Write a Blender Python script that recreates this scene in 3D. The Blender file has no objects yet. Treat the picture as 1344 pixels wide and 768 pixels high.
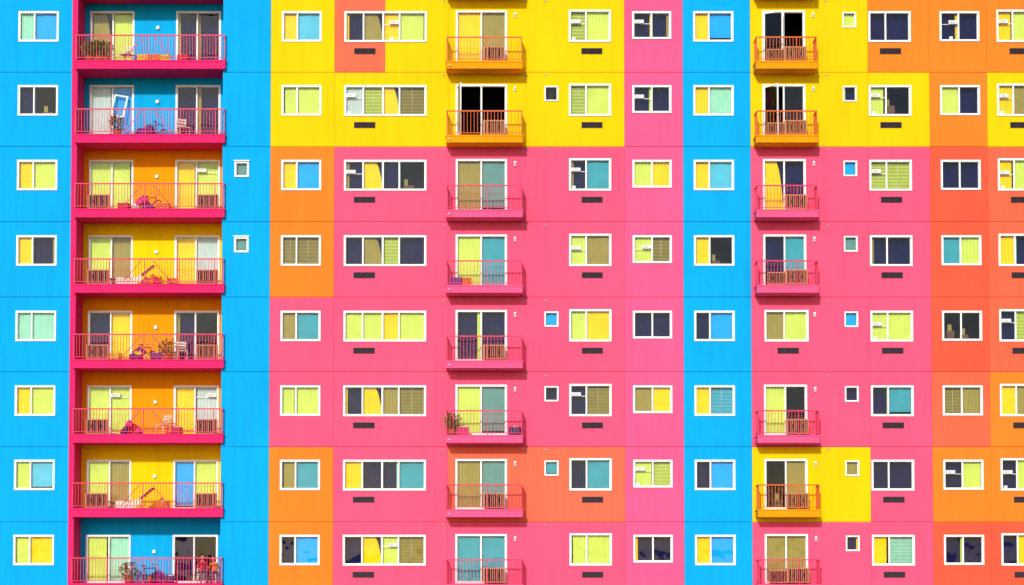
import bpy, math, random
from mathutils import Vector, Matrix
random.seed(11)
scene=bpy.context.scene
# ------------------------------------------------------------------ camera geometry
D=80.0; TH=math.radians(2.3); CZ=4.5; HM=11.0
DEP=D*math.cos(TH)+HM*math.sin(TH)
F=DEP/40.32
SH=F*(HM*math.cos(TH)-D*math.sin(TH))/DEP
def X(px,d=0.0):
    return (px-672)*0.03*(D-d)/D
def Z(py,d=0.0):
    v=SH+(384-py)/1344.0
    zr=D*(v*math.cos(TH)+F*math.sin(TH))/(F*math.cos(TH)-v*math.sin(TH))
    return CZ+zr*(D-d)/D
cam=bpy.data.cameras.new("camera"); co=bpy.data.objects.new("camera",cam)
scene.collection.objects.link(co); scene.camera=co
co.location=(0,-D,CZ); co.rotation_euler=(math.radians(90)+TH,0,0)
cam.lens=36*F; cam.sensor_width=36; cam.shift_y=SH; cam.clip_end=3000
# ------------------------------------------------------------------ materials
def lin(c):
    c=c/255.0
    return c/12.92 if c<=0.04045 else ((c+0.055)/1.055)**2.4
def L3(rgb,g=1.0): return tuple(min(0.93,max(0.0015,lin(c)*g)) for c in rgb)+(1,)
MATS={}
def base(name,rgb,g=1.0,rough=0.8,var=0.05,scale=0.6,bump=0.0,streak=0.0,metal=0.0,spec=0.3):
    if name in MATS: return MATS[name]
    m=bpy.data.materials.new(name); m.use_nodes=True
    nt=m.node_tree; b=nt.nodes["Principled BSDF"]
    b.inputs["Roughness"].default_value=rough; b.inputs["Metallic"].default_value=metal
    b.inputs["Specular IOR Level"].default_value=spec
    col=L3(rgb,g)
    geo=nt.nodes.new("ShaderNodeNewGeometry")
    n=nt.nodes.new("ShaderNodeTexNoise"); n.inputs["Scale"].default_value=scale; n.inputs["Detail"].default_value=6
    nt.links.new(geo.outputs["Position"],n.inputs["Vector"])
    mr=nt.nodes.new("ShaderNodeMapRange"); mr.inputs[1].default_value=0.3; mr.inputs[2].default_value=0.7
    mr.inputs[3].default_value=1-var; mr.inputs[4].default_value=1+var
    nt.links.new(n.outputs["Fac"],mr.inputs[0])
    val=mr.outputs[0]
    if streak>0:
        mp=nt.nodes.new("ShaderNodeMapping"); mp.inputs["Scale"].default_value=(3.2,1,0.22)
        nt.links.new(geo.outputs["Position"],mp.inputs["Vector"])
        n2=nt.nodes.new("ShaderNodeTexNoise"); n2.inputs["Scale"].default_value=1.3; n2.inputs["Detail"].default_value=8
        nt.links.new(mp.outputs[0],n2.inputs["Vector"])
        m2=nt.nodes.new("ShaderNodeMapRange"); m2.inputs[1].default_value=0.45; m2.inputs[2].default_value=0.75
        m2.inputs[3].default_value=1.0; m2.inputs[4].default_value=1-streak
        nt.links.new(n2.outputs["Fac"],m2.inputs[0])
        mu=nt.nodes.new("ShaderNodeMath"); mu.operation='MULTIPLY'
        nt.links.new(val,mu.inputs[0]); nt.links.new(m2.outputs[0],mu.inputs[1]); val=mu.outputs[0]
    vm=nt.nodes.new("ShaderNodeVectorMath"); vm.operation='SCALE'; vm.inputs[0].default_value=col[:3]
    nt.links.new(val,vm.inputs["Scale"]); nt.links.new(vm.outputs[0],b.inputs["Base Color"])
    if bump>0:
        n3=nt.nodes.new("ShaderNodeTexNoise"); n3.inputs["Scale"].default_value=14; n3.inputs["Detail"].default_value=8
        nt.links.new(geo.outputs["Position"],n3.inputs["Vector"])
        bp=nt.nodes.new("ShaderNodeBump"); bp.inputs["Strength"].default_value=bump; bp.inputs["Distance"].default_value=0.02
        nt.links.new(n3.outputs["Fac"],bp.inputs["Height"]); nt.links.new(bp.outputs[0],b.inputs["Normal"])
    MATS[name]=m; return m
PA={'blue':(0,173,240),'yellow':(255,208,0),'pink':(252,90,128),'pink2':(252,94,144),'orange':(253,134,42),
    'amber':(255,160,4),'coral':(244,94,66),'coral2':(250,106,74),'salmon':(252,112,82),'magenta':(238,42,112),
    'slab_amber':(252,160,10),'recess_blue':(0,178,242),'recess_yellow':(255,214,0)}
WG=0.88
for k,c in PA.items():
    sp=0.12
    base('paint_'+k,c,WG,0.85,0.05,0.35,0.3,0.10,spec=sp)
    base('joint_'+k,c,0.62,0.9,0.05,2.0,spec=sp)
base('white_frame',(245,245,242),0.92,0.4,0.03,3)
base('ac_grey',(150,152,160),0.9,0.6,0.05,5)
base('vent_dark',(62,50,58),0.8,0.6,0.1,5)
base('vent_black',(25,22,28),0.8,0.7,0.1,5)
base('room_navy',(22,22,68),0.95,0.95,0.15,1.5,spec=0.05)
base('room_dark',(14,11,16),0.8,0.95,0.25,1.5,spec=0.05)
base('furniture',(120,80,55),0.7,0.6,0.2,3)
base('rail_orange',(224,96,24),0.9,0.5,0.05,5)
base('rail_pink',(226,48,92),0.9,0.5,0.05,5)
base('concrete',(170,168,160),0.9,0.9,0.1,0.7,0.3,0.1)
base('roofing',(110,108,105),0.9,0.95,0.1,0.7,0.3)
FAB={'L':(204,218,98),'Y':(246,204,6),'T':(64,158,172),'B':(4,166,228),'S':(88,188,212),'O':(160,144,74),
     'P':(156,214,188),'G':(102,146,142),'W':(190,202,198)}
for k,c in FAB.items(): base('fabric_'+k,c,0.97,0.95,0.07,2.5,spec=0.1)
def glassmat():
    m=bpy.data.materials.new('window_glass'); m.use_nodes=True; nt=m.node_tree; nt.nodes.clear()
    o=nt.nodes.new("ShaderNodeOutputMaterial"); mx=nt.nodes.new("ShaderNodeMixShader")
    t=nt.nodes.new("ShaderNodeBsdfTransparent"); t.inputs[0].default_value=(0.955,0.975,0.965,1)
    g=nt.nodes.new("ShaderNodeBsdfGlossy"); g.inputs["Roughness"].default_value=0.02; g.inputs[0].default_value=(0.75,0.85,1,1)
    fr=nt.nodes.new("ShaderNodeFresnel"); fr.inputs[0].default_value=1.4
    geo=nt.nodes.new("ShaderNodeNewGeometry"); n=nt.nodes.new("ShaderNodeTexNoise"); n.inputs["Scale"].default_value=0.9; n.inputs["Detail"].default_value=2
    bp=nt.nodes.new("ShaderNodeBump"); bp.inputs["Strength"].default_value=0.4; bp.inputs["Distance"].default_value=0.05
    nt.links.new(geo.outputs["Position"],n.inputs["Vector"]); nt.links.new(n.outputs["Fac"],bp.inputs["Height"]); nt.links.new(bp.outputs[0],g.inputs["Normal"])
    nt.links.new(fr.outputs[0],mx.inputs[0])
    nt.links.new(t.outputs[0],mx.inputs[1]); nt.links.new(g.outputs[0],mx.inputs[2]); nt.links.new(mx.outputs[0],o.inputs[0])
    MATS['window_glass']=m
glassmat()
# ------------------------------------------------------------------ mesh builder
class MB:
    def __init__(s): s.v=[];s.f=[];s.m=[];s.s=[];s.mats=[]
    def mi(s,n):
        if n not in s.mats: s.mats.append(n)
        return s.mats.index(n)
    def poly(s,pts,mat,smooth=False):
        b=len(s.v); s.v+= [tuple(p) for p in pts]; s.f.append(tuple(range(b,b+len(pts)))); s.m.append(s.mi(mat)); s.s.append(smooth)
    def box(s,x0,x1,y0,y1,z0,z1,mat,M=None):
        b=len(s.v)
        P=[Vector((x,y,z)) for z in (z0,z1) for y in (y0,y1) for x in (x0,x1)]
        if M: P=[M@p for p in P]
        s.v+=[tuple(p) for p in P]; k=s.mi(mat)
        for q in ((0,2,3,1),(4,5,7,6),(0,1,5,4),(2,6,7,3),(0,4,6,2),(1,3,7,5)):
            s.f.append(tuple(b+i for i in q)); s.m.append(k); s.s.append(False)
    def tube(s,p0,p1,r,mat,n=8,r1=None):
        p0=Vector(p0);p1=Vector(p1);d=(p1-p0).normalized()
        a=d.orthogonal().normalized(); c=d.cross(a); b=len(s.v); k=s.mi(mat)
        r1=r if r1 is None else r1
        for p,rr in ((p0,r),(p1,r1)):
            for i in range(n):
                t=2*math.pi*i/n; s.v.append(tuple(p+a*math.cos(t)*rr+c*math.sin(t)*rr))
        for i in range(n):
            j=(i+1)%n; s.f.append((b+i,b+j,b+n+j,b+n+i)); s.m.append(k); s.s.append(True)
        s.f.append(tuple(b+i for i in range(n-1,-1,-1))); s.m.append(k); s.s.append(False)
        s.f.append(tuple(b+n+i for i in range(n))); s.m.append(k); s.s.append(False)
    def grid(s,fn,nu,nv,mat,cu=False,cv=False,smooth=True):
        b=len(s.v); k=s.mi(mat)
        for i in range(nu):
            for j in range(nv): s.v.append(tuple(fn(i,j)))
        for i in range(nu if cu else nu-1):
            for j in range(nv if cv else nv-1):
                i2=(i+1)%nu;j2=(j+1)%nv
                s.f.append((b+i*nv+j,b+i2*nv+j,b+i2*nv+j2,b+i*nv+j2)); s.m.append(k); s.s.append(smooth)
    def torus(s,c,R,r,mat,ax='y'):
        def fn(i,j):
            a=2*math.pi*i/24;t=2*math.pi*j/6; q=R+r*math.cos(t)
            if ax=='y': return (c[0]+q*math.cos(a),c[1]+r*math.sin(t),c[2]+q*math.sin(a))
            return (c[0]+q*math.cos(a),c[1]+q*math.sin(a),c[2]+r*math.sin(t))
        s.grid(fn,24,6,mat,True,True)
    def ell(s,c,R,mat,nu=14,nv=10):
        def fn(i,j):
            a=2*math.pi*i/nu;t=math.pi*j/(nv-1)
            return (c[0]+R[0]*math.sin(t)*math.cos(a),c[1]+R[1]*math.sin(t)*math.sin(a),c[2]+R[2]*math.cos(t))
        s.grid(fn,nu,nv,mat,True,False)
    def mesh(s,name):
        me=bpy.data.meshes.new(name); me.from_pydata(s.v,[],s.f)
        for n in s.mats: me.materials.append(MATS[n])
        me.polygons.foreach_set("material_index",s.m); me.polygons.foreach_set("use_smooth",s.s); me.update()
        return me
    def obj(s,name,parent=None,loc=(0,0,0),rz=0):
        o=bpy.data.objects.new(name,s.mesh(name)); scene.collection.objects.link(o)
        o.location=loc; o.rotation_euler=(0,0,rz)
        if parent: o.parent=parent
        return o
def place(me,name,loc,rz=0,sc=1):
    o=bpy.data.objects.new(name,me); scene.collection.objects.link(o); o.location=loc; o.rotation_euler=(0,0,rz); o.scale=(sc,)*3; return o
bld=bpy.data.objects.new("apartment_building",None); scene.collection.objects.link(bld)
walls=MB(); frames=MB(); glass=MB(); curt=MB(); rooms=MB(); slabs=MB(); rails=MB(); vents=MB(); lamps=MB(); acw=MB()
# ------------------------------------------------------------------ rows
T={-1:-84,0:15,1:112,2:210,3:309,4:408,5:506,6:603.5,7:702,8:800}
BD={-1:-102,0:-3,1:95,2:192.5,3:291,4:390,5:488,6:586.5,7:685,8:783,9:903}
ROWS=range(-1,9)
def dr(r): return 1 if r<0 else (5 if r>7 else r)
# ------------------------------------------------------------------ wall with openings
def wall(mat,x0,x1,z0,z1,y,holes,depth=0.16):
    xs={x0,x1};zs={z0,z1}; hh=[]
    for h in holes:
        if h[1]<=x0 or h[0]>=x1 or h[3]<=z0 or h[2]>=z1: continue
        hh.append(h)
        for v in h[:2]:
            if x0<v<x1: xs.add(v)
        for v in h[2:]:
            if z0<v<z1: zs.add(v)
    xs=sorted(xs);zs=sorted(zs)
    for i in range(len(xs)-1):
        for j in range(len(zs)-1):
            cx=(xs[i]+xs[i+1])/2;cz=(zs[j]+zs[j+1])/2
            if any(h[0]<cx<h[1] and h[2]<cz<h[3] for h in hh): continue
            walls.poly([(xs[i],y,zs[j]),(xs[i+1],y,zs[j]),(xs[i+1],y,zs[j+1]),(xs[i],y,zs[j+1])],mat)
    for h in hh:
        a=max(h[0],x0);b=min(h[1],x1);c=max(h[2],z0);d=min(h[3],z1); e=y+depth
        for xx in (h[0],h[1]):
            if x0<=xx<=x1: walls.poly([(xx,y,c),(xx,e,c),(xx,e,d),(xx,y,d)],mat)
        for zz in (h[2],h[3]):
            if z0<=zz<=z1: walls.poly([(a,y,zz),(b,y,zz),(b,e,zz),(a,e,zz)],mat)
    e=y+0.025
    for zz in (z0,z1): walls.poly([(x0,y,zz),(x1,y,zz),(x1,e,zz),(x0,e,zz)],mat)
    for xx in (x0,x1): walls.poly([(xx,y,z0),(xx,e,z0),(xx,e,z1),(xx,y,z1)],mat)
# ------------------------------------------------------------------ windows
def pleats(x0,x1,z0,z1,y,mat,amp=0.018,top=None,bot=None,wl=0.11):
    n=max(8,int((x1-x0)/0.022)); ph=random.random()*6; w2=wl*(0.8+0.5*random.random()); nz=7
    def fn(i,j):
        u=i/(n-1);t=j/(nz-1); a,b=x0,x1
        if top is not None:
            a=x0; b=x0+(x1-x0)*(top+(bot-top)*t**0.6)
        xx=a+(b-a)*u
        s=x0+(x1-x0)*u
        yy=y+amp*math.sin(2*math.pi*s/w2+ph+0.5*math.sin(s*5+t*1.3))+0.4*amp*math.sin(2*math.pi*s/(w2*0.43)+t)
        return (xx,yy,z1+(z0-z1)*t)
    curt.grid(fn,n,nz,mat)
def content(code,x0,x1,z0,z1,y):
    yb=y+0.145
    sl=code.endswith('-'); c=code[0]
    if c in 'LO' and not sl and z1-z0<1.5 and random.random()<0.22: sl=True
    if c in 'NK':
        if c=='N':
            pleats(x0-0.05,x1+0.05,z0-0.05,z1+0.05,yb+0.16,'room_navy',0.014,wl=0.3)
            if random.random()<0.3:
                w=(x1-x0)*random.uniform(0.10,0.2); k=random.choice('OLYP')
                if random.random()<0.5: pleats(x0,x0+w,z0,z1,yb,'fabric_'+k,0.02,wl=0.06)
                else: pleats(x1-w,x1,z0,z1,yb,'fabric_'+k,0.02,wl=0.06)
        else:
            if random.random()<0.7:
                h=random.uniform(0.15,0.5); a=random.uniform(0,0.5)*(x1-x0)
                rooms.box(x0+a,x0+a+(x1-x0)*0.45,yb+0.5,yb+0.7,z0,z0+h,'furniture')
                rooms.box(x0+a+0.05,x0+a+0.2,yb+0.52,yb+0.6,z0+h,z0+h+0.25,'fabric_O')
        return
    if c in 'cd':
        k='Y' if c=='c' else 'O'
        pleats(x0-0.05,x1+0.05,z0-0.05,z1+0.05,yb+0.16,'room_navy',0.014,wl=0.3)
        pleats(x0+(x1-x0)*0.05,x1,z0,z1,yb,'fabric_'+k,0.022,top=0.62,bot=1.0,wl=0.09)
        return
    m='fabric_'+c
    if sl:
        n=int((z1-z0)/0.055); dz=(z1-z0)/n
        for i in range(n):
            zz=z0+i*dz
            curt.poly([(x0,yb,zz+0.006),(x1,yb,zz+0.006),(x1,yb+0.035,zz+dz*0.94),(x0,yb+0.035,zz+dz*0.94)],m)
        curt.tube(((x0+x1)/2,yb-0.004,z0),((x0+x1)/2,yb-0.004,z1),0.005,'white_frame',5)
    elif c in 'TBSG':
        zb=z0 if random.random()<0.65 else z0+(z1-z0)*random.uniform(0.03,0.12)
        curt.grid(lambda i,j:(x0+0.01+(x1-x0-0.02)*i/8,yb+0.008*math.sin(i*1.1)+0.01*math.sin(j*1.3+i*.4),zb+(z1-zb)*j/8),9,9,m)
        curt.box(x0+0.01,x1-0.01,yb-0.016,yb+0.012,zb,zb+0.03,m)
    else:
        gap=0
        if random.random()<0.22: gap=(x1-x0)*random.uniform(0.05,0.14)
        am=0.015 if c in 'LY' else 0.018
        if random.random()<0.5: pleats(x0,x1-gap,z0,z1,yb,m,am)
        else: pleats(x0+gap,x1,z0,z1,yb,m,am)
def window(x0,x1,z0,z1,y,codes,splits,fw=0.075,door=False):
    f0=y-0.03;f1=y+0.09
    frames.box(x0,x1,f0,f1,z1-fw,z1,'white_frame'); frames.box(x0,x1,f0-(0 if door else 0.015),f1,z0,z0+fw,'white_frame')
    frames.box(x0,x0+fw,f0,f1,z0+fw,z1-fw,'white_frame'); frames.box(x1-fw,x1,f0,f1,z0+fw,z1-fw,'white_frame')
    ix0=x0+fw;ix1=x1-fw;iz0=z0+fw;iz1=z1-fw; W=ix1-ix0
    sp=[0]+splits+[1]
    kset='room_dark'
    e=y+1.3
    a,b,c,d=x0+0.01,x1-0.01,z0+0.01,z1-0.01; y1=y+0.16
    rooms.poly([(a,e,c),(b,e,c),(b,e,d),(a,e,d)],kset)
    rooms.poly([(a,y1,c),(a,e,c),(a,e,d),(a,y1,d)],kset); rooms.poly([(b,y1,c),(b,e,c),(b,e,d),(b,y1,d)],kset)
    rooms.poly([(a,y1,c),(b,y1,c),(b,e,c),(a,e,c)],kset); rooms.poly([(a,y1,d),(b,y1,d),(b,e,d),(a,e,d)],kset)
    for i,cd in enumerate(codes):
        p0=ix0+W*sp[i];p1=ix0+W*sp[i+1]
        m0=0.022 if i>0 else 0; m1=0.022 if i<len(codes)-1 else 0
        if i>0:
            mw=0.035 if (len(codes)==4 and i==2) else 0.022
            frames.box(p0-mw,p0+mw,f0+0.015,f1-0.002,iz0,iz1,'white_frame')
        q0=p0+m0;q1=p1-m1
        yo=y+0.02+(0.03 if i%2 else 0.0); s=0.014
        frames.box(q0,q1,yo,yo+0.03,iz0,iz0+s,'white_frame'); frames.box(q0,q1,yo,yo+0.03,iz1-s,iz1,'white_frame')
        frames.box(q0,q0+s,yo,yo+0.03,iz0+s,iz1-s,'white_frame'); frames.box(q1-s,q1,yo,yo+0.03,iz0+s,iz1-s,'white_frame')
        ac=cd[0]=='a'
        if ac: cd=cd[1:]
        if cd=='open': cd='K'
        else:
            glass.poly([(q0+s,yo+0.015,iz0+s),(q1-s,yo+0.015,iz0+s),(q1-s,yo+0.015,iz1-s),(q0+s,yo+0.015,iz1-s)],'window_glass')
        content(cd,p0,p1,iz0,iz1,y)
        if ac:
            w=min(0.36,(q1-q0)-0.06); h=0.13; ax=q0+0.02 if random.random()<0.7 else q1-0.02-w
            az=iz0+(iz1-iz0)*(random.uniform(0.5,0.66) if not door else 0.8)
            acw.box(ax,ax+w,y-0.06,y+0.03,az,az+h,'white_frame')
            for k in range(2): acw.box(ax+0.04,ax+w-0.12,y-0.066,y-0.059,az+0.03+k*0.045,az+0.05+k*0.045,'ac_grey')
            acw.box(q0+s,q1-s,yo-0.004,yo+0.012,az-0.022,az-0.002,'white_frame')
            if random.random()<.5: acw.box(ax+0.03,ax+0.16,y-0.02,y+0.02,iz0+.01,iz0+0.12,'white_frame')
    return (x0+0.012,x1-0.012,z0+0.012,z1-0.012)
# ------------------------------------------------------------------ tables
WT={
'A':(21,74,[.39],["P,B","N,K","Y,L","Y,N","P,P","Y,L","L,S","L,Y"],40),
'C':(368.5,421,[.38],["Y,S","L,L","Y,B","O,O-","O,T","L,L","O,T","N,B"],40),
'D':(451,559.5,[.22,.47,.68],["N,d,aY,L","aW,L,c,O","aN,c,N,K","N,d,L,N","L,L,Y,L","N,c,O,O-","Y,N,N,T","N,c,aL,O-"],40.5),
'E2':(747,802.5,[.4],["aL,L","L,L","aN,T","aL,O","L,Y","aN,O-","N,T","L,L"],40.5),
'F':(830.5,882,[.5],["aN,N","aN,N","L,Y","aL,O-","N,N","O,Y","aL,L-","N,N"],36.5),
'G':(911,964,[.38],["Y,B","Y,P","Y,S","Y,K","N,B","Y,S-","N,B","Y,B"],40),
'I':(1142,1198,[.4],["N,N","aL,K","aL,L","N,N","aL,L","N,T","N,N","Y,P-"],40.5),
'J':(1236,1288.5,[.48],["aN,N","L,N","N,N","T,L","K,K","O,O","aN,L","N,N"],39.5),
'K':(1311,1364,[.4],["aY,L","aY,O","aY,L","Y,N","aN,L","Y,O","aN,L","N,Y"],40.5)}
ED=["Y,O","open,open","O,G","L,T","N,N","L,G","O,G","T,T"]
HD=["open,open","open,K","c,N","N,T",None,"L,K","K,O","O,O"]
HS=["L","N","B","G","B","N","O","N"]; ES={1:'K',4:'B',5:'N',6:'T'}; BS={2:'G',3:'G'}
RL=["d,L","W,B","L,L","L,O","N,Y","L,aL","L,O","L,P"]
RR=["N,N","N,N","Y,aL","Y,W","N,K","Y,aW","B,L","N,K"]
RB=['recess_blue','recess_blue','amber','recess_yellow','amber','amber','recess_yellow','recess_blue']
cols=[('A',-60,92),('B',291,354),('C',354,438),('D',438,588),('E',588,820),('F',820,897),('G',897,986),('H',986,1141),('I',1141,1222),('J',1222,1298),('K',1298,1425)]
def colr(c,r):
    if r<0: r=0
    if r>7: r=7
    if c in 'ABG': return 'blue'
    if c=='C': return ['yellow','yellow','orange','orange','pink','pink','orange','orange'][r]
    if c=='D': return 'yellow' if r<2 else 'pink'
    if c=='E': return 'yellow' if r<2 else ('salmon' if r==6 else 'pink')
    if c=='F': return 'pink2'
    if c=='H': return 'yellow' if r<2 or r==6 else 'pink'
    if c=='I': return ['orange','yellow','pink','pink','pink','pink','pink','pink'][r]
    if c=='J': return ['orange','orange','coral','coral','coral','coral2','orange','coral'][r]
    if c=='K': return ['orange','yellow','coral2','coral2','coral2','orange','orange','coral'][r]
holes=[]
PB=0.85
def fz(r,d): return Z(T[r]+65,d)
for r in ROWS:
    q=dr(r); zt=lambda off: Z(T[r]+off)
    for k,(a,b,sp,tb,h) in WT.items():
        t0=zt(0 if k not in('E2','K') else -2); holes.append(window(X(a),X(b),zt(h),t0,0.0,tb[q].split(','),sp))
    def small(a,b,code,off=1,h=20,fw=0.05):
        holes.append(window(X(a),X(b),zt(off+h),zt(off),0.0,[code],[],fw=fw))
    small(1108,1126,HS[q],1,20.5)
    if q in ES and 0<=r<8: small(714.5,733,ES[q],1,20)
    if q in BS and 0<=r<8:
        small(307,326,BS[q],2,20.5,0.07)
        frames.box(X(306),X(327),-0.09,-0.031,zt(2),zt(0.6),'white_frame')
    f=fz(r,PB)
    holes.append(window(X(598),X(665.5),f+0.03,zt(-1),0.0,ED[q].split(','),[.5],door=True))
    if HD[q]: holes.append(window(X(1002),X(1058.5),f+0.03,zt(-1),0.0,HD[q].split(','),[.5],door=True))
    else: holes.append(window(X(1003),X(1061),zt(40.5),zt(-1),0.0,["O","L"],[.45]))
for r in ROWS:
    zt=Z(BD[r])-0.016; zb=Z(BD[r+1])+0.016
    if r==8: zb=0.0
    for c,a,b in cols:
        nm=colr(c,r); segs=[(a,b,nm)]
        if c=='D' and r==0: segs=[(438,505,'salmon'),(505,588,'yellow')]
        for s0,s1,nm in segs:
            gx0=X(s0)+(0.006 if s0 not in(505,291,-60) else 0); gx1=X(s1)-(0.006 if s1 not in(505,92,1425) else 0)
            wall('paint_'+nm,gx0,gx1,zb,zt,0.0,holes)
            walls.poly([(X(s0),0.024,zb-0.04),(X(s1),0.024,zb-0.04),(X(s1),0.024,zb+0.01),(X(s0),0.024,zb+0.01)],'joint_'+nm)
        if b not in (92,1425): walls.poly([(X(b)-0.02,0.022,zb),(X(b)+0.02,0.022,zb),(X(b)+0.02,0.022,zt),(X(b)-0.02,0.022,zt)],'joint_'+nm)
# ------------------------------------------------------------------ left recess with long balconies
RD=1.3
rx0=X(99.5);rx1=X(291)
ztop=Z(BD[-1]); 
wall('paint_magenta',X(92),rx0,0.0,ztop-0.02,-0.012,[])
rholes=[]
for r in ROWS:
    q=dr(r); f=fz(r,0.25)
    rholes.append(window(X(115.5,-RD),X(174,-RD),f+0.03,Z(T[r],-RD),RD,RL[q].split(','),[.52],door=True))
    rholes.append(window(X(229,-RD),X(288,-RD),f+0.03,Z(T[r],-RD),RD,RR[q].split(','),[.47],door=True))
for r in ROWS:
    q=dr(r); f=fz(r,0.25); up=fz(r-1,0.25)-0.30 if r>-1 else ztop
    wall('paint_'+RB[q],rx0,rx1,f,up,RD,rholes)
    walls.poly([(rx1,0.0,f-0.31),(rx1,RD,f-0.31),(rx1,RD,up),(rx1,0.0,up)],'paint_'+RB[q])
    slabs.box(rx0+0.001,rx1-0.001,0.0,RD+0.01,f-0.30,f,'paint_magenta')
    slabs.box(X(96,0.2),X(294,0.2),-0.2,-0.014,f-0.30,f,'paint_magenta')
    slabs.box(X(96,0.2)-0.02,X(294,0.2)+0.02,-0.22,-0.014,f-0.001,f+0.05,'paint_magenta')
walls.poly([(rx0,-0.012,0),(rx0,RD,0),(rx0,RD,ztop),(rx0,-0.012,ztop)],'paint_magenta')
walls.poly([(rx0,0,ztop-0.01),(rx1,0,ztop-0.01),(rx1,RD,ztop-0.01),(rx0,RD,ztop-0.01)],'paint_magenta')
def railing(x0,x1,y,z,mat,ret=None,h=1.0,sp=0.125,bw=0.0088):
    rails.box(x0,x1,y-0.025,y+0.025,z+h-0.045,z+h,mat)
    rails.box(x0,x1,y-0.015,y+0.015,z+0.07,z+0.095,mat)
    n=int((x1-x0)/sp)
    for i in range(n+1):
        xx=x0+0.02+(x1-x0-0.04)*i/n
        big=(i%12==0) or i==n
        w=0.018 if big else bw
        rails.box(xx-w,xx+w,y-w,y+w,z if big else z+0.095,z+h-0.045,mat)
    if ret is not None:
        for xs in (x0+0.02,x1-0.02):
            rails.box(xs-0.025,xs+0.025,y+0.025,ret,z+h-0.045,z+h,mat); rails.box(xs-0.015,xs+0.015,y+0.018,ret,z+0.07,z+0.095,mat)
            m=int((ret-y)/sp)
            for i in range(1,m+1):
                yy=y+(ret-y)*i/(m+1); rails.box(xs-0.0088,xs+0.0088,yy-0.0088,yy+0.0088,z+0.095,z+h-0.045,mat)
for r in ROWS:
    q=dr(r)
    f=fz(r,0.2)
    railing(X(96.5,0.2),X(293.5,0.2),-0.18,f+0.05,'rail_pink',ret=-0.014,sp=0.115)
    for px in (160,225):
        xx=X(px,0.2); sg=1 if px<200 else -1
        rails.tube((xx,-0.15,f+0.1),(xx+sg*0.75,-0.15,f+0.98),0.014,'rail_pink',6)
    P=PB
    for (a,b,on) in ((585,686,True),(993.5,1075,HD[q] is not None)):
        if not on: continue
        warm=(r<2) or (q==6 and a>900)
        f=fz(r,P); ms='paint_slab_amber' if warm else 'paint_pink2'; mr='rail_orange' if warm else 'rail_pink'
        x0=X(a,P);x1=X(b,P)
        slabs.box(x0,x1,-P,0.01,f-0.30,f-0.05,ms); slabs.box(x0-0.025,x1+0.025,-P-0.025,-0.0,f-0.05,f,ms)
        slabs.box(x0+0.10,x1-0.10,-P+0.1,-0.02,f-0.325,f-0.30,ms)
        railing(x0+0.02,x1-0.02,-P+0.04,f,mr,ret=-0.0,h=0.97,sp=0.13)
def leaf(xh,yh,z0,z1,w,ang):
    M=Matrix.Translation((xh,yh,0))@Matrix.Rotation(ang,4,'Z')
    t=0.05
    for bx in ((0,w,z0,z0+0.09),(0,w,z1-0.06,z1)): frames.box(bx[0],bx[1],-0.02,0.02,bx[2],bx[3],'white_frame',M)
    for bx in ((0,t),(w-t,w)): frames.box(bx[0],bx[1],-0.02,0.02,z0+0.09,z1-0.06,'white_frame',M)
    glass.poly([M@Vector(p) for p in ((t,0,z0+.09),(w-t,0,z0+.09),(w-t,0,z1-.06),(t,0,z1-.06))],'window_glass')
leaf(X(1004),-0.04,fz(0,PB)+0.06,Z(T[0]+2),0.8,math.radians(-28))
leaf(X(1004),-0.04,fz(1,PB)+0.06,Z(T[1]+2),0.75,math.radians(-50))
leaf(X(600),-0.04,fz(1,PB)+0.06,Z(T[1]+2),0.75,math.radians(-78))
M=Matrix.Translation((X(158,-RD),RD-0.05,Z(T[1]+4)))@Matrix.Rotation(math.radians(9),4,'Y')@Matrix.Rotation(math.radians(-14),4,'X')
for bx in ((-.28,.28,-.06,0),(-.28,.28,-.95,-.89)): frames.box(bx[0],bx[1],-.03,0,bx[2],bx[3],'white_frame',M)
for bx in ((-.28,-.22),(.22,.28)): frames.box(bx[0],bx[1],-.03,0,-.89,-.06,'white_frame',M)
glass.poly([M@Vector(p) for p in ((-.22,-.015,-.89),(.22,-.015,-.89),(.22,-.015,-.06),(-.22,-.015,-.06))],'window_glass')
def vent(a,b,r,off=48.5,h=7.5):
    x0=X(a);x1=X(b);z1=Z(T[r]+off);z0=Z(T[r]+off+h)
    vents.box(x0,x1,-0.012,0.004,z0,z1,'vent_black')
    for (p,q_,u,v) in ((x0,x1,z1-0.02,z1),(x0,x1,z0,z0+0.02),(x0,x0+0.02,z0+.02,z1-.02),(x1-0.02,x1,z0+.02,z1-.02)):
        vents.box(p,q_,-0.035,-0.012,u,v,'vent_dark')
    for i in range(5):
        zz=z0+0.03+i*(z1-z0-0.05)/5
        vents.poly([(x0+.02,-0.03,zz),(x1-.02,-0.03,zz),(x1-.02,-0.013,zz+0.028),(x0+.02,-0.013,zz+0.028)],'vent_dark')
    for i in (1,2): xx=x0+(x1-x0)*i/3; vents.box(xx-.008,xx+.008,-0.034,-0.012,z0+.02,z1-.02,'vent_dark')
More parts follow.
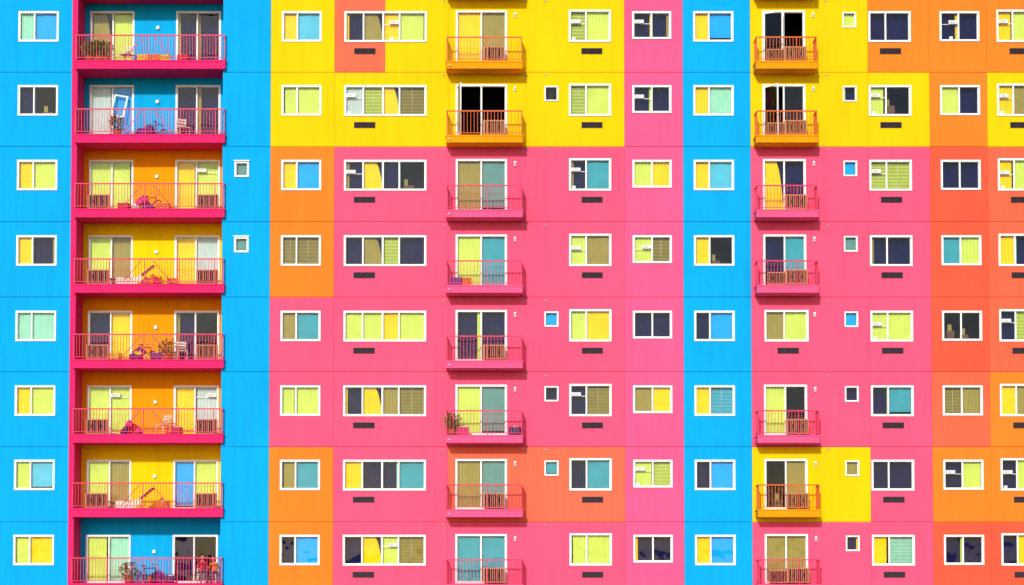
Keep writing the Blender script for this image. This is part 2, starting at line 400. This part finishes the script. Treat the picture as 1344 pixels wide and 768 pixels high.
for r in ROWS:
    vent(464,492,r); vent(763.5,791,r); vent(1157,1185,r); vent(1328,1356,r)
    if dr(r)==4: vent(1020,1048,r)
    for px,dd in ((676,0),(1069,0)):
        lamps.box(X(px)-0.04,X(px)+0.04,-0.07,-0.0,Z(T[r]+8),Z(T[r]+2),'white_frame')
        lamps.box(X(px)-0.025,X(px)+0.025,-0.09,-0.07,Z(T[r]+7),Z(T[r]+4),'ac_grey')
    x=X(205,-RD); lamps.box(x-0.06,x+0.06,RD-0.09,RD,Z(T[r]+24,-RD),Z(T[r]+20,-RD),'white_frame')
    for px in (582,690,716,1086):
        lamps.box(X(px)-0.04,X(px)+0.04,-0.03,0,Z(T[r]-14),Z(T[r]-12.5),'ac_grey')
    lamps.tube((X(590,0.7),-0.7,fz(r,PB)-0.16),(X(590,.95),-0.97,fz(r,PB)-0.18),0.025,'white_frame',6)
# ------------------------------------------------------------------ shell
xl=X(-60);xr=X(1425)
walls.poly([(xl,0,0),(xl,14,0),(xl,14,ztop),(xl,0,ztop)],'paint_blue')
walls.poly([(xr,0,0),(xr,14,0),(xr,14,ztop),(xr,0,ztop)],'paint_orange')
walls.poly([(xl,14,0),(xr,14,0),(xr,14,ztop),(xl,14,ztop)],'paint_pink')
roof=MB(); roof.box(xl-0.05,xr+0.05,-0.06,14.05,ztop-0.015,ztop+0.2,'concrete')
roof.box(xl,xr,0,0.2,ztop+0.2,ztop+1.1,'concrete');roof.box(xl,xr,13.8,14,ztop+0.2,ztop+1.1,'concrete')
roof.box(xl,xl+.2,0.2,13.8,ztop+0.2,ztop+1.1,'concrete');roof.box(xr-.2,xr,0.2,13.8,ztop+0.2,ztop+1.1,'concrete')
roof.box(-4,2,4,9,ztop+0.2,ztop+3.2,'paint_blue')
for mb,n in ((walls,'walls'),(frames,'window_frames'),(glass,'window_panes'),(curt,'curtains'),(rooms,'rooms'),(slabs,'balcony_slabs'),
             (rails,'balcony_railings'),(vents,'vent_grilles'),(lamps,'wall_lamps'),(acw,'window_units'),(roof,'roof')):
    mb.obj(n,bld)
# ------------------------------------------------------------------ balcony things
base('ac_body',(214,150,96),0.9,0.5,0.05,4); base('black_rubber',(30,28,32),0.9,0.6,0.1,4)
base('steel',(170,172,176),0.8,0.35,0.05,4,metal=0.6)
for n,c in (('cloth_purple',(120,50,150)),('cloth_red',(225,40,70)),('cloth_white',(235,228,210)),('cloth_green',(110,170,60)),('cloth_navy',(40,50,110)),
            ('cloth_orange',(240,130,30)),('cloth_pink',(240,70,140)),('bike_red',(200,30,60)),('bike_purple',(100,40,140)),('bike_black',(35,30,40)),('skin',(205,150,120)),('hair',(35,25,22)),
            ('terracotta',(180,90,55)),('leaf_a',(70,120,40)),('leaf_b',(120,150,50)),('denim',(60,80,130)),('plastic_yellow',(250,210,30)),('eye_white',(235,235,235)),('lips',(170,70,70)),('shoe',(60,55,60))):
    base(n,c,0.85,0.7,0.08,6)
ac=MB(); 
ac.box(-.42,.42,-.14,.14,.06,.64,'ac_body'); ac.box(-.39,.39,-.146,-.139,.10,.60,'vent_black')
for i in range(10): xx=-.35+i*.078; ac.box(xx-.011,xx+.011,-.165,-.146,.08,.62,'ac_body')
ac.torus((0,-.16,.35),.2,.012,'vent_dark')
for s in(-.3,.3): ac.box(s-.03,s+.03,-.12,.12,0,.06,'vent_dark')
acm=ac.mesh('air_conditioner')
for r in range(-1,9):
    q=dr(r)
    if q>=2 and q<7 or r==8:
        f=fz(r,.2)
        place(acm,'air_conditioner',(X(128),0.15,f)); 
        place(acm,'air_conditioner',(X(271),0.15,f))
    f=fz(r,PB)
    if q in (0,1,4,6,7): place(acm,'air_conditioner',(X(648,.6),-.45,f))
    if HD[q]: place(acm,'air_conditioner',(X(1046,.6),-.45,f))
    if q in (0,1,3,7): place(acm,'air_conditioner',(X(1020,.6),-.45,f),0,0.85)
def bicycle(col):
    b=MB(); R=.32
    for cx in(-.52,.52):
        b.torus((cx,0,R),R-.02,.022,'black_rubber'); b.torus((cx,0,R),R-.05,.01,'steel')
        for k in range(12):
            a=k*math.pi/6; b.tube((cx,0,R),(cx+(R-.05)*math.cos(a),0,R+(R-.05)*math.sin(a)),.003,'steel',4)
        b.tube((cx,-.04,R),(cx,.04,R),.025,'steel')
    bb=(-.05,0,.29);st=(-.2,0,.78);hd=(.36,0,.8);hb=(.4,0,.62)
    for p,q_ in((bb,st),(st,hd),(bb,hb),(hd,hb)): b.tube(p,q_,.026,col)
    for s in(-.05,.05):
        b.tube(bb,(-.52,s,R),.01,col);b.tube((-.2,0,.74),(-.52,s,R),.01,col);b.tube(hb,(.52,s,R),.013,col)
    b.tube(st,(-.22,0,.88),.014,'steel'); b.ell((-.24,0,.9),(.14,.07,.035),'black_rubber')
    b.tube(hd,(.34,0,.95),.014,'steel'); b.tube((.36,-.28,.97),(.36,.28,.97),.012,'steel')
    for s in(-.25,.25): b.tube((.36,s*1.0,.97),(.28,s*1.2,.96),.016,'black_rubber')
    b.torus((-.05,-.04,.29),.09,.008,'steel'); b.tube((-.05,-.08,.29),(.06,-.08,.18),.01,'steel'); b.tube((-.05,.08,.29),(-.16,.08,.4),.01,'steel')
    b.box(.02,.1,-.15,-.07,.17,.19,'black_rubber'); b.box(-.2,-.12,.07,.15,.39,.41,'black_rubber')
    b.box(-.72,-.34,-.06,.06,.68,.695,'steel')
    return b.mesh('bicycle')
bm={c:bicycle(c) for c in('bike_red','bike_purple','bike_black')}
for r,px,c,rz,sc in((1,205,'bike_purple',1.0,.72),(2,196,'bike_red',-.6,.75),(4,190,'bike_red',.8,.75),(7,196,'bike_black',.5,.8)):
    place(bm[c],'child_bicycle',(X(px,-.4),0.55,fz(r,.2)),rz,sc)
def plant():
    b=MB(); b.tube((0,0,0),(0,0,.26),.13,'terracotta',14,.18); b.torus((0,0,.26),.18,.018,'terracotta','z')
    for i in range(200):
        a=random.random()*6.28; h=random.uniform(.28,.85); rr=random.uniform(.02,.30)*(1-(h-.55)**2*3)
        p=Vector((rr*math.cos(a),rr*math.sin(a),h)); d=Vector((math.cos(a),math.sin(a),random.uniform(-.4,.9))).normalized()
        s=d.orthogonal().normalized()*random.uniform(.025,.045); l=random.uniform(.09,.16)
        b.poly([p,p+d*l*.5+s,p+d*l,p+d*l*.5-s],random.choice(['leaf_a','leaf_b']))
    for i in range(7):
        a=i*.9; b.tube((0,0,.2),(.12*math.cos(a),.12*math.sin(a),.6),.008,'leaf_a',5)
    return b
for px,r,y in((114,0,.1),(121,0,.25),(128,0,.1),(135,0,.2),(594,5,-.55),(218,4,.3),(170,7,.2),(150,1,.3)):
    plant().obj('potted_plant',None,(X(px),y,fz(r,PB if y<0 else .2)))
def crate(c):
    b=MB()
    b.box(-.2,.2,-.14,.14,0,.02,c)
    for z in(.03,.11,.19,.27): 
        b.box(-.2,.2,-.15,-.135,z,z+.055,c); b.box(-.2,.2,.135,.15,z,z+.055,c); b.box(-.215,-.2,-.15,.15,z,z+.055,c); b.box(.2,.215,-.15,.15,z,z+.055,c)
    for sx in(-.2,.2):
        for sy in(-.14,.14): b.box(sx-.018,sx+.018,sy-.018,sy+.018,0,.335,c)
    b.ell((0,0,.2),(.17,.11,.17),'cloth_white')
    return b
for px,r,y,c in((185,0,.2,'plastic_yellow'),(200,0,.2,'cloth_orange'),(213,0,.25,'plastic_yellow'),(192,1,.1,'cloth_purple'),(600,3,-.5,'cloth_purple'),(612,3,-.45,'cloth_orange'),(160,2,.3,'cloth_red'),(213,2,.3,'cloth_orange'),(205,4,.2,'cloth_purple'),(676,5,-.5,'cloth_navy'),(150,4,.3,'plastic_yellow'),(232,5,.2,'cloth_red'),(215,6,.2,'cloth_orange'),(225,3,.25,'cloth_orange'),(225,7,.2,'cloth_navy'),(238,0,.2,'cloth_red'),(608,5,-.5,'cloth_pink')):
    crate(c).obj('storage_crate',None,(X(px,0),y,fz(r,PB if y<0 else .2)+0.001),random.uniform(-.3,.3))
def bagpile(cs,n=9):
    b=MB()
    for i in range(n):
        x=random.uniform(-.32,.32); z=.12+ (0.34-abs(x))*random.uniform(0,1.3); y=random.uniform(-.1,.1); R=random.uniform(.1,.16); ph=random.random()*6; c=random.choice(cs)
        def fn(i_,j_,x=x,y=y,z=z,R=R,ph=ph):
            a=2*math.pi*i_/14;t=math.pi*j_/9; w=1+.16*math.sin(3*a+ph+2*t)+.1*math.sin(7*a-ph+4*t)
            return (x+R*w*math.sin(t)*math.cos(a),y+R*w*math.sin(t)*math.sin(a)*.8,max(0,z+R*.85*w*math.cos(t)))
        b.grid(fn,14,10,c,True,False)
        b.tube((x,y,z+R*.7),(x+.03,y,z+R*1.15),.03,c,6,.05)
    return b
for px,r,cs in((172,5,['cloth_purple','cloth_red','cloth_pink','cloth_navy']),(184,2,['cloth_pink','cloth_purple','cloth_red','cloth_white']),
               (196,3,['cloth_orange','cloth_red','cloth_pink']),(182,4,['cloth_red','cloth_purple','plastic_yellow']),(188,1,['cloth_purple','cloth_pink','cloth_navy']),(208,7,['bike_black','cloth_purple','cloth_orange'])):
    bagpile(cs,12).obj('laundry_pile',None,(X(px),.3,fz(r,.2)),0)
def lounger(c):
    b=MB()
    for y in(-.25,.25):
        b.tube((-.85,y,.3),(.25,y,.3),.014,'steel'); b.tube((.25,y,.3),(.95,y,.85),.014,'steel')
        for x in(-.7,.1): b.tube((x,y,.3),(x-.12,y,0),.014,'steel'); 
        b.tube((.25,y,.3),(.45,y,0),.014,'steel'); b.tube((.62,y,.58),(.5,y,.02),.01,'steel')
    for x in(-.85,): b.tube((x,-.25,.3),(x,.25,.3),.014,'steel')
    b.tube((.95,-.25,.85),(.95,.25,.85),.014,'steel')
    b.grid(lambda i,j:(-.85+1.1*i/14,-.24+.08*j,.31-.035*math.sin(math.pi*i/14)),15,7,c)
    b.grid(lambda i,j:(.25+.7*i/10,-.24+.08*j,.31+.55*i/10-.03*math.sin(math.pi*i/10)),11,7,c)
    b.grid(lambda i,j:(-.5+1.0*i/12,-.27-.01*math.sin(i),.33-.27*j/4+(.02*math.sin(i*.9)) + (.18*max(0,i-9)/3)),13,5,'cloth_white')
    return b
lounger('cloth_white').obj('folding_lounger',None,(X(168),.35,fz(3,.2)),.05)
lounger('cloth_orange').obj('folding_lounger',None,(X(170),.35,fz(6,.2)),-.05)
ch=MB()
ch.box(-.22,.22,-.22,.22,.42,.45,'cloth_white')
for sx in(-.19,.19):
    for sy in(-.19,.19): ch.tube((sx*1.1,sy*1.1,0),(sx,sy,.42),.018,'cloth_white')
    ch.tube((sx,.2,.45),(sx,.25,.85),.016,'cloth_white')
for z in(.55,.66,.77): ch.box(-.2,.2,.21+(z-.5)*.12,.225+(z-.5)*.12,z,z+.07,'cloth_white')
chm=ch.mesh('plastic_chair')
for px,r,rz in((236,1,.5),(212,5,-.6),(236,4,.3),(160,0,-.4)): place(chm,'plastic_chair',(X(px),.55,fz(r,.2)),rz)
def person(name,loc,rz,shirt,sc=1.0,hairlen=.06):
    V=[];E=[];R=[]
    def av(p,r,par=None):
        V.append(p);R.append(r)
        if par is not None: E.append((par,len(V)-1))
        return len(V)-1
    pe=av((0,.06,.56),.13); sp=av((0,.08,.72),.115,pe); c=av((0,.06,.90),.13,sp); nb=av((0,.04,1.0),.065,c); nk=av((0,.02,1.08),.048,nb)
    for s in(-1,1):
        sh=av((s*.17,.05,.96),.055,c); el=av((s*.22,-.06,.72),.042,sh); wr=av((s*.15,-.27,.64),.026,el); pm=av((s*.14,-.33,.62),.032,wr)
        for k,(dx,l) in enumerate(((-.03,.055),(-.01,.07),(.012,.065),(.032,.05))):
            a=av((s*.14+dx,-.37-l*.4,.615),.0095,pm); av((s*.14+dx*1.1,-.37-l,.60-.01),.008,a)
        a=av((s*.14-s*.045,-.33,.615),.011,pm); av((s*.14-s*.06,-.365,.605),.009,a)
        h=av((s*.09,.02,.54),.085,pe); kn=av((s*.12,-.40,.53),.06,h); an=av((s*.12,-.43,.1),.038,kn); av((s*.13,-.58,.04),.036,an)
    me=bpy.data.meshes.new('t'); me.from_pydata(V,E,[]); o=bpy.data.objects.new('t',me); scene.collection.objects.link(o)
    md=o.modifiers.new('s','SKIN'); md.use_smooth_shade=True
    for i,sv in enumerate(me.skin_vertices[0].data): sv.radius=(R[i],R[i]*.85); sv.use_root=(i==0)
    sd=o.modifiers.new('d','SUBSURF'); sd.levels=2; sd.render_levels=2
    dg=bpy.context.evaluated_depsgraph_get(); ev=bpy.data.meshes.new_from_object(o.evaluated_get(dg))
    b=MB(); b.v=[tuple(v.co) for v in ev.vertices]
    for p in ev.polygons:
        ce=p.center; m=shirt
        if ce.z>1.02: m='skin'
        elif ce.z<.10: m='shoe'
        elif ce.z<.60: m='denim'
        if ce.y<-.10 and ce.z>.585 and .05<abs(ce.x)<.25: m='skin'
        b.f.append(tuple(p.vertices)); b.m.append(b.mi(m)); b.s.append(True)
    bpy.data.objects.remove(o)
    hz=1.19
    b.ell((0,0,hz),(.075,.095,.115),'skin',18,14); b.ell((0,-.02,hz-.05),(.055,.07,.065),'skin')
    b.ell((0,.018,hz+.025),(.084,.098,.108),'hair',18,14); b.ell((0,.06,hz-hairlen),(.075,.05,.09),'hair')
    b.ell((0,-.1,hz-.015),(.012,.018,.022),'skin',8,6)
    for s in(-1,1):
        b.ell((s*.03,-.086,hz+.002),(.013,.008,.007),'eye_white',8,6); b.ell((s*.03,-.093,hz+.002),(.005,.004,.005),'hair',6,5)
        b.ell((s*.03,-.09,hz+.024),(.018,.006,.004),'hair',8,5); b.ell((s*.077,.0,hz-.005),(.012,.018,.028),'skin',8,6)
    b.ell((0,-.088,hz-.052),(.022,.008,.006),'lips',8,5)
    o=b.obj(name,None,loc,rz); o.scale=(sc,)*3
f7=fz(7,.2)
for px,y,rz,sh,sc,hl in((266,.35,.3,'cloth_red',.9,.06),(280,.45,-.3,'cloth_orange',.86,.1)):
    place(chm,'plastic_chair',(X(px),y,f7),rz,sc); person('seated_person',(X(px),y,f7-0.005),rz,sh,sc,hl)
# ------------------------------------------------------------------ ground
base('asphalt_m',(70,70,72),0.9,0.95,0.15,1.2,0.3); base('paving_m',(178,174,165),0.8,0.9,0.1,1.0,0.3); base('grass_m',(80,100,50),0.7,1,0.3,2,0.3)
base('road_paint',(235,235,230),0.9,0.7)
g=MB(); g.poly([(-900,-900,0),(900,-900,0),(900,900,0),(-900,900,0)],'grass_m'); g.obj('ground')
g=MB(); g.box(-60,60,-14,-0.001,-.1,.12,'paving_m'); g.obj('pavement')
g=MB(); g.poly([(-300,-24,.004),(300,-24,.004),(300,-14.15,.004),(-300,-14.15,.004)],'asphalt_m')
for i in range(-40,40): g.poly([(i*6,-19.1,.008),(i*6+3,-19.1,.008),(i*6+3,-18.95,.008),(i*6,-18.95,.008)],'road_paint')
g.obj('road')
g=MB(); g.box(-60,60,-14.15,-14.0,-.1,.14,'concrete'); g.obj('kerb')
# ------------------------------------------------------------------ light
EL=math.radians(24); AZ=math.radians(12)
w=bpy.data.worlds.new("World"); scene.world=w; w.use_nodes=True; nt=w.node_tree
sk=nt.nodes.new("ShaderNodeTexSky"); sk.sky_type='NISHITA'; sk.sun_disc=False; sk.sun_elevation=EL; sk.sun_rotation=math.pi+AZ
bg=nt.nodes["Background"]; bg.inputs[1].default_value=0.14; nt.links.new(sk.outputs[0],bg.inputs[0])
sd=bpy.data.lights.new("sun",'SUN'); sd.energy=3.1; sd.angle=math.radians(2.5); sd.color=(1,.965,.92)
so=bpy.data.objects.new("sun",sd); scene.collection.objects.link(so)
dirv=Vector((-math.sin(AZ)*math.cos(EL),-math.cos(AZ)*math.cos(EL),math.sin(EL)))
so.rotation_euler=dirv.to_track_quat('Z','Y').to_euler()
scene.view_settings.view_transform='Standard'; scene.view_settings.look='None'; scene.view_settings.exposure=0
